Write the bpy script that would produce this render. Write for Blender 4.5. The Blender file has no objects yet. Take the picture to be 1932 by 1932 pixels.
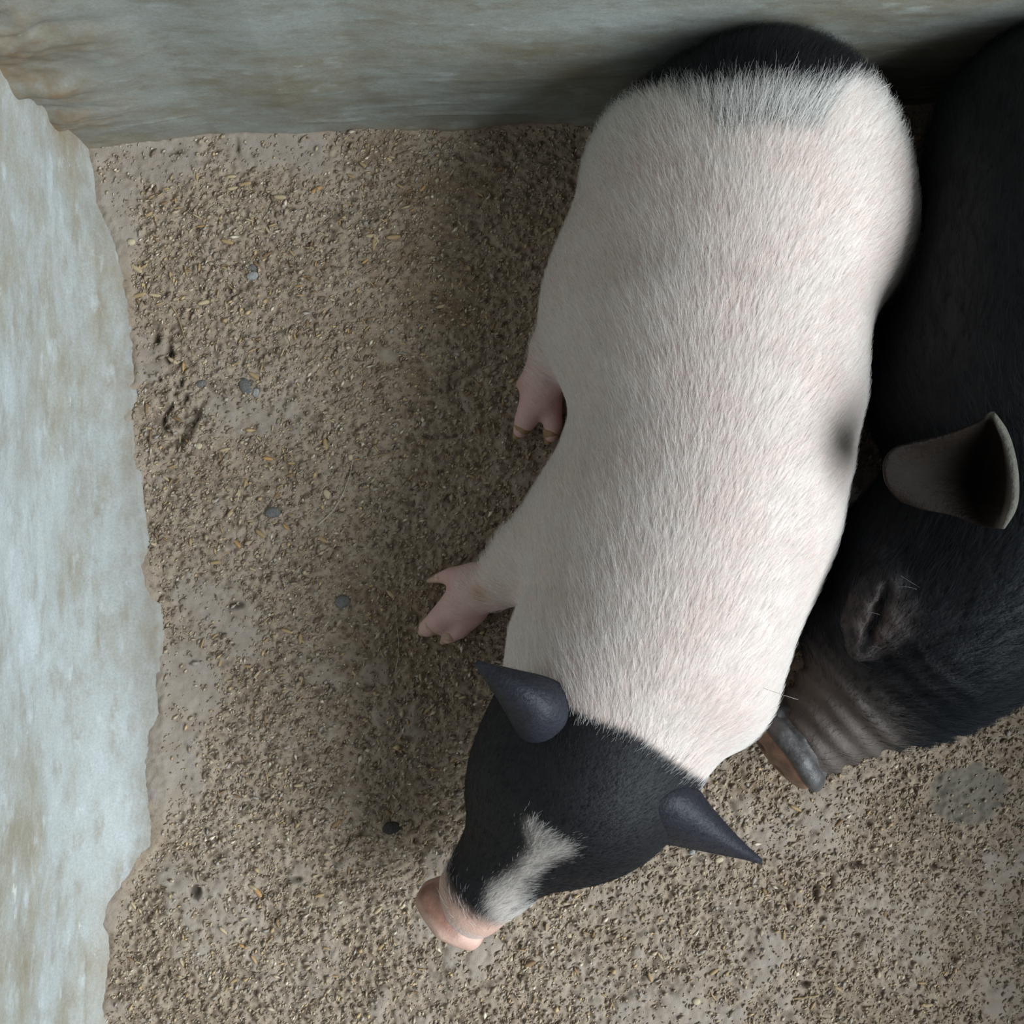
import bpy, math, random
import numpy as np
from mathutils import Vector, Matrix

random.seed(7)
rng = np.random.default_rng(11)
S = bpy.context.scene
COL = S.collection

# ------------------------------------------------------------------ camera, world, light, exposure
FPX, CX, CY, CAM_H = 2072.0, 966.0, 966.0, 1.0
NADIR = (940.0, 1040.0)                       # where the plumb line under the camera meets the picture
_d = Vector(((CX - NADIR[0]) / FPX, (NADIR[1] - CY) / FPX, -1.0)).normalized()
_r = _d.cross(Vector((0, 1, 0))).normalized()
_u = _r.cross(_d).normalized()
CAMR = Matrix((_r, _u, -_d)).transposed()
cam = bpy.data.cameras.new('camera')
cam.sensor_width = 36.0
cam.lens = 36.0 * FPX / 1932.0
cam.clip_start = 0.02
camo = bpy.data.objects.new('camera', cam)
camo.matrix_world = Matrix.Translation((0, 0, CAM_H)) @ CAMR.to_4x4()
COL.objects.link(camo)
S.camera = camo

world = bpy.data.worlds.new('world')
S.world = world
world.use_nodes = True
world.node_tree.nodes['Background'].inputs[0].default_value = (0.95, 0.97, 1.0, 1)
world.node_tree.nodes['Background'].inputs[1].default_value = 0.115

def area(name, loc, aim, sx, sy, power, color):
    l = bpy.data.lights.new(name, 'AREA')
    l.shape = 'RECTANGLE'; l.size = sx; l.size_y = sy; l.energy = power; l.color = color
    o = bpy.data.objects.new(name, l)
    o.location = loc
    o.rotation_euler = (Vector(aim) - Vector(loc)).to_track_quat('-Z', 'Y').to_euler()
    COL.objects.link(o)
    return o
# daylight through the open side of the pen, up to the right of the photographer
area('daylight_opening', (2.02, -0.88, 1.70), (-0.05, 0.0, 0.05), 2.1, 1.7, 132, (0.87, 0.955, 1.0))

S.view_settings.view_transform = 'Standard'
S.view_settings.look = 'None'
S.view_settings.exposure = 0.12
S.view_settings.gamma = 1.0
S.view_settings.use_curve_mapping = False

# ------------------------------------------------------------------ helpers
CRn = np.array(CAMR)
def P(px, py, z=0.0):
    """point at height z that stands at this place of the photograph"""
    d = CRn @ np.array([(px - CX) / FPX, -(py - CY) / FPX, -1.0])
    t = (CAM_H - z) / -d[2]
    return np.array([0, 0, CAM_H]) + d * t
def R(rpx, z=0.0):
    return rpx * (CAM_H - z) / FPX

def tag(o, label=None, cat=None, group=None, kind=None):
    for k, v in (('label', label), ('category', cat), ('group', group), ('kind', kind)):
        if v: o[k] = v
    return o
def empty(name, loc):
    o = bpy.data.objects.new(name, None); o.location = loc; o.empty_display_size = 0.05
    COL.objects.link(o); return o
def mesh_obj(name, verts, faces, mat, parent=None, smooth=True, attrs=None, origin=None):
    me = bpy.data.meshes.new(name)
    v = np.asarray(verts, dtype=np.float32)
    org = np.zeros(3) if origin is None else np.asarray(origin, dtype=float)
    v = v - org.astype(np.float32)
    if isinstance(faces, np.ndarray):
        n, k = faces.shape
        me.vertices.add(len(v)); me.vertices.foreach_set('co', v.ravel())
        me.loops.add(n * k); me.loops.foreach_set('vertex_index', faces.astype(np.int32).ravel())
        me.polygons.add(n)
        me.polygons.foreach_set('loop_start', np.arange(0, n * k, k, dtype=np.int32))
        me.update(calc_edges=True)
    else:
        me.from_pydata([tuple(map(float, x)) for x in v], [], [tuple(f) for f in faces]); me.update()
    if smooth: me.polygons.foreach_set('use_smooth', np.ones(len(me.polygons), dtype=bool))
    for nm, arr in (attrs or {}).items():
        arr = np.asarray(arr, dtype=np.float32)
        if arr.ndim == 2:
            a = me.attributes.new(nm, 'FLOAT_COLOR', 'POINT')
            a.data.foreach_set('color', np.concatenate([arr, np.ones((len(arr), 1), np.float32)], 1).ravel())
        else:
            a = me.attributes.new(nm, 'FLOAT', 'POINT'); a.data.foreach_set('value', arr)
    me.materials.append(mat)
    o = bpy.data.objects.new(name, me)
    COL.objects.link(o)
    if parent is not None:
        o.parent = parent
        o.location = Vector(org) - parent.location
    else:
        o.location = org
    return o

def sstep(a, b, x):
    t = np.clip((x - a) / (b - a), 0, 1); return t * t * (3 - 2 * t)

def fnoise(ny, nx, sig, seed):
    """smooth periodic noise, unit variance; sig in cells, one number or (sy, sx)"""
    g = np.random.default_rng(seed).standard_normal((ny, nx))
    sy, sx = sig if isinstance(sig, tuple) else (sig, sig)
    fy = np.fft.fftfreq(ny)[:, None]; fx = np.fft.rfftfreq(nx)[None, :]
    F = np.fft.rfft2(g) * np.exp(-2 * (math.pi ** 2) * ((fx * sx) ** 2 + (fy * sy) ** 2))
    r = np.fft.irfft2(F, (ny, nx))
    return (r - r.mean()) / r.std()
def sample2(arr, u, v):
    """bilinear sample of arr[v,u] at float cell indices"""
    h, w = arr.shape
    u = np.clip(u, 0, w - 1.001); v = np.clip(v, 0, h - 1.001)
    i = u.astype(int); j = v.astype(int); fu = u - i; fv = v - j
    return (arr[j, i] * (1 - fu) * (1 - fv) + arr[j, i + 1] * fu * (1 - fv) + arr[j + 1, i] * (1 - fu) * fv + arr[j + 1, i + 1] * fu * fv)

# --- materials
class NT:
    def __init__(s, name):
        s.m = bpy.data.materials.new(name); s.m.use_nodes = True
        s.t = s.m.node_tree; s.b = s.t.nodes['Principled BSDF']
    def n(s, typ, **kw):
        x = s.t.nodes.new(typ)
        for k, v in kw.items(): setattr(x, k, v)
        return x
    def link(s, a, b): s.t.links.new(a, b)
    def attr(s, name):
        return s.n('ShaderNodeAttribute', attribute_name=name)
    def coords(s, scale=(1, 1, 1)):
        tc = s.n('ShaderNodeTexCoord'); mp = s.n('ShaderNodeMapping')
        mp.inputs['Scale'].default_value = scale
        s.link(tc.outputs['Object'], mp.inputs[0]); return mp.outputs[0]
    def noise(s, vec, scale, detail=4, rough=0.6):
        x = s.n('ShaderNodeTexNoise'); x.inputs['Scale'].default_value = scale
        x.inputs['Detail'].default_value = detail; x.inputs['Roughness'].default_value = rough
        s.link(vec, x.inputs['Vector']); return x.outputs['Fac']
    def ramp(s, fac, stops):
        x = s.n('ShaderNodeValToRGB'); e = x.color_ramp.elements
        while len(e) < len(stops): e.new(0.5)
        for i, (p, c) in enumerate(stops):
            e[i].position = p; e[i].color = (c, c, c, 1) if not isinstance(c, tuple) else (*c, 1)
        s.link(fac, x.inputs[0]); return x.outputs[0]
    def mix(s, fac, a, b, mode='MIX'):
        x = s.n('ShaderNodeMix', data_type='RGBA', blend_type=mode)
        for v, i in ((fac, 0), (a, 6), (b, 7)):
            if isinstance(v, (int, float)): x.inputs[i].default_value = v
            elif isinstance(v, tuple): x.inputs[i].default_value = (*v, 1)
            else: s.link(v, x.inputs[i])
        return x.outputs[2]
    def bump(s, h, strength, dist):
        x = s.n('ShaderNodeBump'); x.inputs['Strength'].default_value = strength
        x.inputs['Distance'].default_value = dist
        s.link(h, x.inputs['Height']); s.link(x.outputs[0], s.b.inputs['Normal'])
    def setv(s, **kw):
        for k, v in kw.items(): s.b.inputs[k.replace('_', ' ')].default_value = v
    def color(s, c):
        if isinstance(c, tuple): s.b.inputs['Base Color'].default_value = (*c, 1)
        else: s.link(c, s.b.inputs['Base Color'])

def wall_material(name, stretch, tone):
    n = NT(name)
    v1 = n.coords(stretch)
    v0 = n.coords((1, 1, 1))
    big = n.noise(v1, 9, 9, .70)
    c = n.ramp(big, [(.28, (.24, .20, .135)), (.42, (.315, .30, .255)), (.52, (.365, .38, .365)), (.72, (.46, .50, .51))])
    mott = n.noise(v1, 38, 8, .68)
    c = n.mix(n.ramp(mott, [(.50, 0.), (.68, .55)]), c, (.23, .195, .14))
    c = n.mix(n.ramp(n.noise(v1, 60, 3, .5), [(.60, 0.), (.74, .5)]), c, (.52, .56, .58))
    fine = n.noise(v0, 500, 3, .6)
    c = n.mix(.22, c, n.ramp(fine, [(.3, .22), (.7, .75)]), 'OVERLAY')
    chip = n.noise(n.coords(tuple(x * 1.6 for x in stretch)), 22, 8, .72)
    c = n.mix(n.ramp(chip, [(.645, 0.), (.685, .7)]), c, (.62, .63, .60))
    dirt = n.attr('dirt').outputs['Fac']
    dn = n.noise(v0, 60, 5, .65)
    m = n.n('ShaderNodeMath', operation='MULTIPLY'); n.link(dirt, m.inputs[0]); n.link(n.ramp(dn, [(.28, .25), (.62, 1.)]), m.inputs[1])
    c = n.mix(m.outputs[0], c, (.29, .205, .13))
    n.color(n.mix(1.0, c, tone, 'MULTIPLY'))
    n.setv(Roughness=.62, Specular_IOR_Level=.3)
    n.bump(n.noise(v1, 120, 6, .65), .16, .003)
    return n.m

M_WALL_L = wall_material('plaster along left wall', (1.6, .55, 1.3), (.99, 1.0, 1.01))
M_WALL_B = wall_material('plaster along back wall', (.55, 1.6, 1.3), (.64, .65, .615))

def floor_material():
    n = NT('gritty earth and cement floor')
    v = n.coords()
    a = n.noise(v, 11, 6, .6)
    c = n.ramp(a, [(.3, (.29, .220, .160)), (.5, (.36, .283, .218)), (.7, (.42, .345, .28))])
    gr = n.attr('grainy').outputs['Fac']
    c = n.mix(n.ramp(gr, [(.08, .6), (.40, 0.)]), c, (.105, .076, .05))
    c = n.mix(n.ramp(gr, [(.60, 0.), (.95, .65)]), c, (.42, .35, .26))
    f = n.noise(v, 420, 3, .7)
    c = n.mix(n.ramp(f, [(.54, 0.), (.68, .7)]), c, (.43, .35, .25))
    c = n.mix(n.ramp(f, [(.30, .6), (.44, 0.)]), c, (.11, .08, .053))
    g = n.attr('patch').outputs['Fac']
    m2 = n.n('ShaderNodeMath', operation='MULTIPLY'); n.link(g, m2.inputs[0]); m2.inputs[1].default_value = .85
    c = n.mix(m2.outputs[0], c, n.ramp(n.noise(v, 60, 6, .65), [(.33, (.325, .265, .215)), (.67, (.415, .365, .32))]))
    c = n.mix(n.attr('slate').outputs['Fac'], c, (.185, .172, .14))
    c = n.mix(n.attr('pit').outputs['Fac'], c, (.06, .043, .03))
    warm = n.attr('bran_shade').outputs['Fac']
    c = n.mix(warm, c, (.20, .132, .065))  # brown bran, darkened to deepen the shade beside the pigs
    n.color(c)
    n.setv(Roughness=.9, Specular_IOR_Level=.2)
    n.bump(n.noise(v, 700, 4, .7), .6, .0015)
    return n.m
M_FLOOR = floor_material()

def attr_material(name, attr='col', rough=.8, spec=.2, var=.0, scale=80, bump=None):
    n = NT(name)
    c = n.attr(attr).outputs['Color']
    if var:
        c = n.mix(var, c, n.ramp(n.noise(n.coords(), scale, 5, .65), [(.3, .2), (.7, .8)]), 'OVERLAY')
    n.color(c); n.setv(Roughness=rough, Specular_IOR_Level=spec)
    if bump: n.bump(n.noise(n.coords(), bump[0], 5, .6), bump[1], bump[2])
    return n.m
M_GRIT = attr_material('loose grit grains', rough=.85, spec=.25)
M_SKIN = attr_material('pig skin', rough=.55, spec=.22, var=.18, scale=70, bump=(420, .35, .002))
M_SKIN.node_tree.nodes['Principled BSDF'].inputs['Subsurface Weight'].default_value = .06
M_SKIN.node_tree.nodes['Principled BSDF'].inputs['Subsurface Radius'].default_value = (.008, .004, .003)
def hair_material():
    n = NT('pig bristle hair')
    h = n.n('ShaderNodeBsdfHairPrincipled', parametrization='COLOR', model='CHIANG')
    n.link(n.attr('col').outputs['Color'], h.inputs['Color'])
    h.inputs['Roughness'].default_value = .45; h.inputs['Radial Roughness'].default_value = .55
    h.inputs['Coat'].default_value = 0.; h.inputs['IOR'].default_value = 1.45
    n.color(n.attr('col').outputs['Color']); n.setv(Roughness=.5, Specular_IOR_Level=.09)
    mx = n.n('ShaderNodeMixShader'); mx.inputs[0].default_value = .42
    n.link(n.b.outputs[0], mx.inputs[1]); n.link(h.outputs[0], mx.inputs[2])
    n.link(mx.outputs[0], n.t.nodes['Material Output'].inputs['Surface'])
    return n.m
M_HAIR = hair_material()
M_HAIRB = attr_material('black pig bristle hair', rough=.5, spec=.09)
def plain(name, c, rough=.6, spec=.3, c2=None, scale=60, bump=None):
    n = NT(name)
    if c2: n.color(n.mix(n.ramp(n.noise(n.coords(), scale, 5, .65), [(.38, 0.), (.62, 1.)]), c, c2))
    else: n.color(c)
    n.setv(Roughness=rough, Specular_IOR_Level=spec)
    if bump: n.bump(n.noise(n.coords(), bump[0], 4, .6), bump[1], bump[2])
    return n.m

# --- implicit surfaces: swept spheres and ellipsoids blended into one skin
def chain(pts, k=.02):
    return ('chain', [(np.asarray(p, float), r) for p, r in pts], k)
def ball(p, rad, k=.02, rot=None):
    rad = np.asarray(rad if hasattr(rad, '__len__') else (rad,) * 3, float)
    return ('ell', np.asarray(p, float), rad, rot, k)
def prim_d(pr, X):
    if pr[0] == 'chain':
        d = None
        for (a, ra), (b, rb) in zip(pr[1][:-1], pr[1][1:]):
            ab = b - a
            t = np.clip(((X - a) @ ab) / max(ab @ ab, 1e-12), 0, 1)
            q = np.linalg.norm(X - a - t[:, None] * ab, axis=1) - (ra + (rb - ra) * t)
            d = q if d is None else np.minimum(d, q)
        return d
    _, p, rad, rot, k = pr
    Y = X - p
    if rot is not None: Y = Y @ rot          # columns of rot are the ellipsoid's own axes
    k0 = np.linalg.norm(Y / rad, axis=1); k1 = np.linalg.norm(Y / (rad * rad), axis=1)
    return k0 * (k0 - 1) / np.maximum(k1, 1e-9)
def smin(a, b, k):
    h = np.maximum(k - np.abs(a - b), 0) / k
    return np.minimum(a, b) - h * h * k * .25
def field(prims, X, cuts=(), extra=None):
    d = None
    for pr in prims:
        q = prim_d(pr, X)
        d = q if d is None else smin(d, q, pr[-1])
    for pr in cuts:
        d = -smin(-d, prim_d(pr, X), pr[-1])
    if extra is not None: d = d + extra(X)
    return d
def isosurface(prims, res, cuts=(), extra=None, floor=None):
    los, his = [], []
    for pr in prims:
        if pr[0] == 'chain':
            for p, r in pr[1]: los.append(p - r); his.append(p + r)
        else:
            m = pr[2].max(); los.append(pr[1] - m); his.append(pr[1] + m)
    lo = np.min(los, 0) - 4 * res; hi = np.max(his, 0) + 4 * res
    if floor is not None: lo[2] = max(lo[2], floor - 2 * res)
    n = np.ceil((hi - lo) / res).astype(int) + 1
    ax = [lo[i] + res * np.arange(n[i]) for i in range(3)]
    F = np.empty(n, np.float64)
    for i in range(n[0]):
        Y, Z = np.meshgrid(ax[1], ax[2], indexing='ij')
        X = np.stack([np.full(Y.size, ax[0][i]), Y.ravel(), Z.ravel()], 1)
        f = field(prims, X, cuts, extra)
        if floor is not None: f = np.maximum(f, floor - X[:, 2])
        F[i] = f.reshape(n[1], n[2])
    s = F < 0
    c8 = np.zeros(n - 1, int)
    for dx in (0, 1):
        for dy in (0, 1):
            for dz in (0, 1):
                c8 += s[dx:n[0] - 1 + dx, dy:n[1] - 1 + dy, dz:n[2] - 1 + dz]
    act = (c8 > 0) & (c8 < 8)
    idx = np.full(n - 1, -1, int); idx[act] = np.arange(act.sum())
    I = np.argwhere(act)
    acc = np.zeros((len(I), 3)); cnt = np.zeros(len(I))
    for axis in range(3):
        o1, o2 = [a for a in range(3) if a != axis]
        for b1 in (0, 1):
            for b2 in (0, 1):
                A = I.copy(); A[:, o1] += b1; A[:, o2] += b2
                B = A.copy(); B[:, axis] += 1
                fa, fb = F[tuple(A.T)], F[tuple(B.T)]
                m = (fa < 0) != (fb < 0)
                t = fa[m] / (fa[m] - fb[m])
                q = A[m].astype(float); q[:, axis] += t
                acc[m] += q; cnt[m] += 1
    V = lo + res * acc / cnt[:, None]
    quads = []
    for axis in range(3):
        o1, o2 = (axis + 1) % 3, (axis + 2) % 3
        sl0 = [slice(1, -1)] * 3; sl0[axis] = slice(0, -1)
        sl1 = [slice(1, -1)] * 3; sl1[axis] = slice(1, None)
        a, b = s[tuple(sl0)], s[tuple(sl1)]
        for flip, m in ((False, a & ~b), (True, ~a & b)):
            E = np.argwhere(m); off = np.ones(3, int); off[axis] = 0; E = E + off
            def cell(d1, d2):
                Q = E.copy(); Q[:, o1] -= d1; Q[:, o2] -= d2
                ok = (Q < (np.array(n) - 1)).all(1)
                return np.where(ok, idx[tuple(np.minimum(Q, np.array(n) - 2).T)], -1)
            q = np.stack([cell(1, 1), cell(0, 1), cell(0, 0), cell(1, 0)], 1)
            if flip: q = q[:, ::-1]
            quads.append(q[(q >= 0).all(1)])
    return V, np.concatenate(quads)

def grid_faces(ny, nx):
    i = np.arange(ny * nx).reshape(ny, nx)
    return np.stack([i[:-1, :-1], i[:-1, 1:], i[1:, 1:], i[1:, :-1]], -1).reshape(-1, 4)

def mesh_normals(o):
    n = np.empty(len(o.data.vertices) * 3, np.float32); o.data.vertices.foreach_get('normal', n); return n.reshape(-1, 3)

def hair(name, src, parent, count, flow, length, lift, colour, radius, keep, seed, npts=5, clump=0.16, base=None, mat=None):
    """strands grown from the faces of src; flow(P)->direction, length(P), colour(P), keep(P,N)->probability"""
    g = np.random.default_rng(seed)
    me = src.data
    nv = len(me.vertices); co = np.empty(nv * 3, np.float32); me.vertices.foreach_get('co', co); co = co.reshape(-1, 3)
    co = co + np.array(src.matrix_parent_inverse.translation) + np.array(src.location) + (np.array(parent.location) if base is None else base)
    nf = len(me.polygons); q = np.empty(nf * 4, np.int32); me.loops.foreach_get('vertex_index', q); q = q.reshape(-1, 4)
    vn = mesh_normals(src)
    A, B, C, D = (co[q[:, k]] for k in range(4))
    ar = .5 * np.linalg.norm(np.cross(C - A, D - B), axis=1)
    ctr = (A + B + C + D) / 4
    fn = vn[q].mean(1)
    w = ar * keep(ctr, fn)
    f = g.choice(nf, count, p=w / w.sum())
    u, v = g.random(count)[:, None], g.random(count)[:, None]
    root = (A[f] * (1 - u) + B[f] * u) * (1 - v) + (D[f] * (1 - u) + C[f] * u) * v
    nr = (vn[q[f, 0]] * (1 - u) + vn[q[f, 1]] * u) * (1 - v) + (vn[q[f, 3]] * (1 - u) + vn[q[f, 2]] * u) * v
    nr /= np.linalg.norm(nr, axis=1)[:, None]
    t = flow(root)
    t = t + g.normal(0, clump, t.shape)
    t -= nr * (t * nr).sum(1)[:, None]
    t /= np.maximum(np.linalg.norm(t, axis=1)[:, None], 1e-6)
    L = (length(root) * g.uniform(.6, 1.25, count))[:, None]
    lf = lift(root)[:, None] * g.uniform(.5, 1.6, count)[:, None]
    bend = np.cross(nr, t) * g.normal(0, .13, count)[:, None]
    pts = np.empty((count, npts, 3), np.float32)
    for k in range(npts):
        s_ = k / (npts - 1)
        pts[:, k] = root - nr * .0004 + L * (t * s_ + nr * lf * (s_ - .55 * s_ * s_) + bend * s_ * s_)
    org = np.array(parent.location) if base is None else np.asarray(base)
    hc = bpy.data.hair_curves.new(name)
    hc.add_curves([npts] * count)
    hc.attributes['position'].data.foreach_set('vector', (pts - org).astype(np.float32).ravel())
    ra = hc.attributes.get('radius') or hc.attributes.new('radius', 'FLOAT', 'POINT')
    prof = np.linspace(1, .35, npts)
    ra.data.foreach_set('value', (radius * g.uniform(.7, 1.2, count)[:, None] * prof[None]).astype(np.float32).ravel())
    ca = hc.attributes.new('col', 'FLOAT_COLOR', 'CURVE')
    c = np.clip(colour(root) * g.uniform(.82, 1.12, count)[:, None], 0, 1)
    ca.data.foreach_set('color', np.concatenate([c, np.ones((count, 1))], 1).astype(np.float32).ravel())
    hc.materials.append(mat or M_HAIR)
    o = bpy.data.objects.new(name, hc)
    COL.objects.link(o); o.parent = parent
    o['kind'] = 'stuff'
    return o

def leaf(name, rows, mat, parent, thick=.0022, attrs=None, sub=6, origin=None):
    """a cupped sheet through a small grid of 3-D points (rows x columns), smoothed, with thickness"""
    G = np.asarray(rows, float)
    def densify(a, axis, m):
        n = a.shape[axis]; t = np.linspace(0, n - 1, (n - 1) * m + 1)
        i = np.clip(t.astype(int), 0, n - 2); f = t - i
        tk = lambda j: np.take(a, np.clip(j, 0, n - 1), axis)
        sh = [1, 1, 1]; sh[axis] = -1; f = f.reshape(sh)
        p0, p1, p2, p3 = tk(i - 1), tk(i), tk(i + 1), tk(i + 2)
        return .5 * (2 * p1 + (p2 - p0) * f + (2 * p0 - 5 * p1 + 4 * p2 - p3) * f ** 2 + (3 * p1 - p0 - 3 * p2 + p3) * f ** 3)
    G = densify(densify(G, 0, sub), 1, sub)
    ny, nx = G.shape[:2]
    V = G.reshape(-1, 3); F = grid_faces(ny, nx)
    du = np.gradient(G, axis=1); dv = np.gradient(G, axis=0)
    N = np.cross(du, dv).reshape(-1, 3); N /= np.maximum(np.linalg.norm(N, axis=1)[:, None], 1e-9)
    edge = np.minimum.outer(np.minimum(np.arange(ny), np.arange(ny)[::-1] + 99), np.minimum(np.arange(nx), np.arange(nx)[::-1])).reshape(-1)
    th = thick * (.35 + .65 * np.clip(edge / 4., 0, 1))[:, None]
    VV = np.concatenate([V + N * th, V - N * th]); m = len(V)
    i = np.arange(m).reshape(ny, nx)
    rim = np.concatenate([i[0], i[1:, -1], i[-1, -2::-1], i[-2:0:-1, 0]])
    r2 = np.roll(rim, -1)
    FF = np.concatenate([F, F[:, ::-1] + m, np.stack([rim, rim + m, r2 + m, r2], 1)])
    at = {k: fn(VV) for k, fn in (attrs or {}).items()}
    return mesh_obj(name, VV, FF, mat, parent, attrs=at, origin=origin)

# ------------------------------------------------------------------ setting: floor
X0, X1, Y0, Y1 = -.40, .78, -.74, .46
RES = .0015
NX, NY = int((X1 - X0) / RES) + 1, int((Y1 - Y0) / RES) + 1
gx = X0 + RES * np.arange(NX); gy = Y0 + RES * np.arange(NY)
GX, GY = np.meshgrid(gx, gy)
grain = fnoise(NY, NX, .0019 / RES * .72, 1)
mid = fnoise(NY, NX, .0050 / RES, 2)
lump = fnoise(NY, NX, .018 / RES, 3)
wave = fnoise(NY, NX, .065 / RES, 4)
patchn = fnoise(NY, NX, .004 / RES, 7) * .35 + fnoise(NY, NX, .013 / RES, 5) * .6 + fnoise(NY, NX, .04 / RES, 6) * .7
# grey smoothed cement showing through the dirt: in the corner, along the walls and in worn spots
def spot(px, py, rx, ry, soft=.5, rag=1.):
    c = P(px, py); d = np.sqrt(((GX - c[0]) / R(rx)) ** 2 + ((GY - c[1]) / R(ry)) ** 2)
    d = d + rag * (.16 * lump + .12 * mid)
    return 1 - sstep(1 - soft, 1 + soft * .4, d)
apron = np.maximum.reduce([spot(300, 300, 170, 60), spot(500, 285, 150, 45), spot(330, 1440, 75, 110), spot(345, 1290, 60, 90), spot(215, 420, 60, 170)])
worn = np.maximum.reduce([spot(470, 800, 110, 80), spot(420, 1190, 90, 110) * .8, spot(700, 1760, 110, 70) * .8, spot(1270, 1840, 120, 100) * .5,
    spot(1440, 1590, 110, 60) * .7, spot(1560, 1520, 140, 60) * .7, spot(400, 1640, 110, 60) * .7, spot(560, 1830, 100, 60) * .5, spot(1180, 1700, 80, 60) * .5, spot(1600, 1690, 430, 250, .8) * .55, spot(1000, 1830, 300, 90, .8) * .4])
PATCH = np.clip(np.maximum(apron, worn * sstep(-.9, .8, patchn)) + .8 * sstep(.9, 1.9, patchn), 0, 1)
SLATE = spot(1825, 1500, 72, 62, .15, .3) * .8
pit = np.zeros_like(GX)
def hole(px, py, rx, ry, soft=.9):
    c = P(px, py); d = np.sqrt(((GX - c[0]) / R(rx * .8)) ** 2 + ((GY - c[1]) / R(ry * .8)) ** 2) + .35 * mid + .25 * lump
    return 1 - sstep(1 - soft, 1.3, d)
dish = hole(340, 792, 42, 36, .3)
crack = np.clip(1 - np.abs(np.sqrt(((GX - P(340, 790)[0]) / R(38)) ** 2 + ((GY - P(340, 790)[1]) / R(30)) ** 2) - 1) * 4.2, 0, 1) * (GX < P(333, 0)[0])
small = np.maximum.reduce([hole(368, 1678, 15, 15), hole(448, 282, 12, 22), hole(403, 228, 8, 9), hole(335, 288, 20, 10), hole(300, 715, 8, 9),
    hole(340, 720, 9, 13), hole(350, 750, 8, 12), hole(1570, 1665, 7, 26), hole(1760, 1635, 12, 10), hole(1610, 1632, 22, 7), hole(445, 1140, 18, 10), hole(425, 1085, 10, 22),
    hole(1540, 1690, 6, 22), hole(1640, 1720, 16, 9), hole(1520, 1860, 18, 8), hole(560, 1660, 20, 9), hole(1225, 1600, 10, 18), hole(320, 660, 8, 20), hole(295, 640, 8, 12)])
BRAN_SHADE = .65 * np.maximum.reduce([spot(900, 340, 300, 130, .8), spot(820, 620, 180, 300, .8) * .9, spot(780, 1200, 170, 330, .8) * .7, spot(1450, 1480, 120, 60, .8) * .7]) * sstep(-.9, .9, lump)  # bran on the floor, with the pigs' shade painted into its colour
# --- wall feet (the mortar coving runs out into the floor along these lines)
def line(pts):
    w = np.array([P(x, y)[:2] for x, y in pts]); return w
left_foot = line([(172, 150), (176, 275), (200, 390), (243, 470), (252, 560), (258, 640), (257, 720), (250, 790), (258, 850), (272, 960), (280, 1050), (300, 1130), (304, 1240), (312, 1300), (306, 1400), (318, 1480), (310, 1560), (296, 1600), (262, 1640), (226, 1710), (214, 1800), (201, 1880), (198, 1932), (196, 2150)])
back_foot = line([(100, 281), (176, 276), (300, 268), (400, 256), (450, 255), (560, 256), (700, 241), (860, 240), (1050, 236), (1300, 224), (1932, 195), (2500, 170)])
def left_x(y): return np.interp(-y, -left_foot[:, 1], left_foot[:, 0])
def back_y(x): return np.interp(x, back_foot[:, 0], back_foot[:, 1])
near_wall = np.maximum(np.exp(-np.maximum(GX - left_x(GY), 0) / .006), np.exp(-np.maximum(back_y(GX) - GY, 0) / .006))
rough = 1 - .75 * PATCH
Hf = .00085 * grain * rough + .00038 * mid * (.35 + .65 * rough) + .0011 * lump + .0012 * wave
Hf = Hf - .0075 * dish - .007 * crack - .0055 * small - .0012 * (1 - PATCH) + .0015 * PATCH + .0030 * near_wall * (1 - .2 * grain)
Hf = Hf - .0008
FLOORH = Hf
V = np.stack([GX, GY, Hf], -1).reshape(-1, 3)
floor = mesh_obj('floor', V, grid_faces(NY, NX), M_FLOOR, attrs={'grainy': (.5 + .22 * grain + .14 * mid).ravel(), 'patch': PATCH.ravel(), 'slate': SLATE.ravel(), 'pit': (.85 * np.clip(crack + .8 * small * 1.15, 0, 1)).ravel(), 'bran_shade': BRAN_SHADE.ravel()})
tag(floor, 'gritty brown earth and cement floor of the pig pen', kind='structure')
slab = mesh_obj('cement_slab', [(-.6, -1.6, -.03), (1.4, -1.6, -.03), (1.4, .8, -.03), (-.6, .8, -.03)], [(0, 1, 2, 3)], M_FLOOR, floor)
slab['kind'] = 'structure'
def floor_z(x, y): return sample2(FLOORH, (np.asarray(x, float) - X0) / RES, (np.asarray(y, float) - Y0) / RES)

# ------------------------------------------------------------------ setting: walls with their mortar coving
WALL_TOP = .62
hs = np.concatenate([np.linspace(-.012, .10, 70), np.linspace(.1025, .32, 88), np.linspace(.33, WALL_TOP, 14)])
XW = P(150, 400)[0]
ys = np.arange(-1.1, .45, .0026)
YY, HH = np.meshgrid(ys, hs)
n1 = fnoise(len(hs), len(ys), (3, 9), 21); n2 = fnoise(len(hs), len(ys), (10, 26), 22); n0 = fnoise(len(hs), len(ys), (1.1, 2.2), 23)
jag = np.exp(-np.maximum(HH, 0) / .006) * (.0013 * fnoise(1, len(ys), 7, 24) + .0006 * fnoise(1, len(ys), 2, 25))
fx = left_x(YY)
hc_ = np.maximum(HH, 0)
cov = np.exp(-(hc_ / .028) ** .75)
Xl = (XW - .0) + (fx - XW) * cov - .012 * hc_ + jag + .0003 * n1 + .0008 * n2 + .00012 * n0
rg = .014 + .005 * fnoise(1, len(ys), 14, 26)
Xl = Xl + .0016 * np.exp(-((hc_ - rg) / .0016) ** 2) * sstep(-.2, .8, fnoise(1, len(ys), 9, 27)) + .0012 * np.exp(-((hc_ - rg - .014) / .0014) ** 2) * sstep(.2, 1., fnoise(1, len(ys), 7, 28))
Vl = np.stack([Xl, YY, HH], -1).reshape(-1, 3)
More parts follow.
